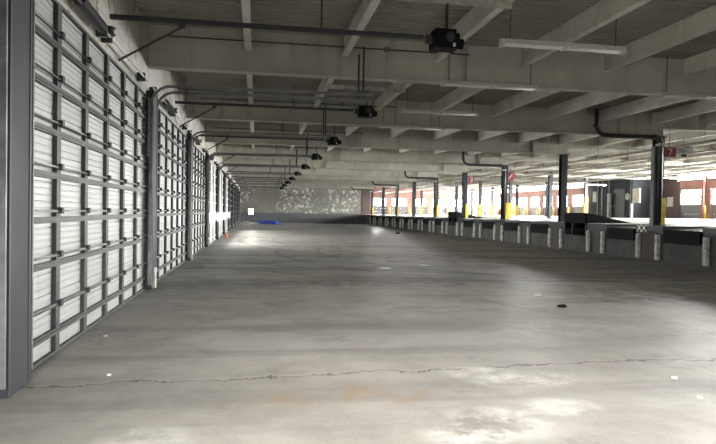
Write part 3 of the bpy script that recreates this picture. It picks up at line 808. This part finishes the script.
# drain covers
for i, (x, y) in enumerate(((3.75,17.19),(5.21,18.18))):
    r = empty('drain_cover', (x, y, 0)); MB().lathe((0,0,0), [(.23,0),(.23,.012),(.20,.016),(.19,.010)], 24).build('rim', M['galv'], r); MB().lathe((0,0,.001), [(.19,0),(.19,.012)], 24).build('lid', M['lid'], r)
    tag(r, 'round metal drain cover in the floor, white for its reflection, %s one from the camera' % ('nearer' if i == 0 else 'farther'), 'drain cover', 'drain covers in the floor', 'thing')
# litter
for i, (x, y, s_, m, l) in enumerate(((4.24,5.47,.04,'paper','white paper scrap near the end of the long crack'),(5.73,11.49,.12,'bumper','pale flat scrap in the middle of the floor'),(5.44,9.96,.13,'black','dark bit of rubber on the floor'),
        (4.02,4.84,.03,'paper','white paper scrap at the edge of the chalky patches'),(10.79,45,.26,'black','small black block on the floor near the far dock'),(-1.42,6.2,.035,'bumper','pale chip of concrete beside the first door post'),(-1.9,8.1,.04,'bumper','pale chip lying under the first full overhead door'),(7.6,10.7,.07,'bumper','pale scrap on the dim floor toward the dock'))):
    rnd = random.Random(i*3+1); mb = MB()
    bq = [(x+s_*math.cos(a)*(.6+.5*rnd.random()), y+s_*math.sin(a)*(.6+.5*rnd.random())) for a in [k*math.pi/3 for k in range(6)]]
    hh = .02 if m != 'black' else .05
    if s_ > .2: hh = .16
    b = 0; mb.v = [(p[0],p[1],.001) for p in bq]+[(x+(p[0]-x)*.8,p[1]*.8+y*.2,hh*(.5+.5*rnd.random())) for p in bq]
    mb.f = [tuple(range(5,-1,-1)), tuple(range(6,12))]+[(k,(k+1)%6,6+(k+1)%6,6+k) for k in range(6)]
    tag(mb.build('floor_scrap', M[m]), l, 'scrap', kind='thing')

# ---------------------------------------------------------------- daylight
w = bpy.data.worlds.new('sky'); SC.world = w; w.use_nodes = True
bg = w.node_tree.nodes['Background']; bg.inputs[0].default_value = (.98,.985,.97,1); bg.inputs[1].default_value = 17.0
sun = bpy.data.lights.new('sun', 'SUN'); sun.energy = 14; sun.angle = math.radians(2); sun.color = (1,.96,.88)
so = bpy.data.objects.new('sun', sun); COL.objects.link(so)
so.rotation_euler = Vector((.80,.30,-.52)).to_track_quat('-Z','Y').to_euler()
def portal(name, loc, direction, sx, sy):
    l = bpy.data.lights.new(name, 'AREA'); l.shape = 'RECTANGLE'; l.size = sx; l.size_y = sy
    l.cycles.is_portal = True
    o = bpy.data.objects.new(name, l); COL.objects.link(o); o.location = loc
    o.rotation_euler = Vector(direction).to_track_quat('-Z','Y').to_euler()
portal('portal_back', (2.7, YB-.1, 1.6), (0,1,0), 9.6, 3.2)
def daylight(name, loc, direction, sx, sy, watts):
    l = bpy.data.lights.new(name, 'AREA'); l.shape = 'RECTANGLE'; l.size = sx; l.size_y = sy; l.energy = watts; l.color = (1,.97,.92)
    o = bpy.data.objects.new(name, l); COL.objects.link(o); o.location = loc
    o.rotation_euler = Vector(direction).to_track_quat('-Z','Y').to_euler()
    return l
for y0_, y1_, p in ((19, 46.5, .85), (61.5, YE, 1.1)):
    daylight('daylight_street', (XE+.5, (y0_+y1_)/2, 3.4), (-1,0,.10), y1_-y0_, 1.6, p*3600*(y1_-y0_))
    daylight('daylight_high', (XE+.5, (y0_+y1_)/2, 5.0), (-1,0,.06), y1_-y0_, .8, p*2500*(y1_-y0_))
daylight('daylight_doors', (XW-.6, Y0+3.5*S-.3, 1.45), (1,0,.02), 3*S, .7, 10000)
daylight('daylight_end', (24.95, YE+.5, 3.3), (0,-1,.08), 17.6, 1.3, 24000)
daylight('daylight_back', (2.75, YB-.3, 2.3), (.11,1,-.30), 9.4, 1.3, 760).spread = math.radians(38)
portal('portal_end', (24.95, YE+.2, 3.15), (0,-1,0), 17.6, 1.15)
portal('portal_doors', (XW-.3, Y0+3.5*S-.3, 1.27), (1,0,0), 3*S, .5)

# ---------------------------------------------------------------- camera
f, vx, vy, a = 598.0, 256.5, 212.0, .0159
cx, cy = 358.0, 222.0
yaw = math.atan((cx-vx)/f); pt = math.atan((cy-vy)/f)
F = Vector((math.sin(yaw)*math.cos(pt), math.cos(yaw)*math.cos(pt), -math.sin(pt)))
R0 = Vector((math.cos(yaw), -math.sin(yaw), 0)); U0 = R0.cross(F)
R = R0*math.cos(a)+U0*math.sin(a); U = U0*math.cos(a)-R0*math.sin(a)
cam = bpy.data.cameras.new('camera'); cam.sensor_width = 36; cam.lens = f/716*36; cam.clip_start = .05; cam.clip_end = 500
co = bpy.data.objects.new('camera', cam); COL.objects.link(co)
mw = Matrix((R, U, -F)).transposed().to_4x4(); mw.translation = Vector((0,0,1.65)); co.matrix_world = mw
SC.camera = co
SC.view_settings.view_transform = 'Standard'; SC.view_settings.look = 'None'
SC.view_settings.exposure = -0.85; SC.view_settings.gamma = 1; SC.view_settings.use_curve_mapping = False
SC.cycles.max_bounces = 10; SC.cycles.diffuse_bounces = 6; SC.cycles.transparent_max_bounces = 12
SC.cycles.use_denoising = True; SC.cycles.sample_clamp_indirect = 8
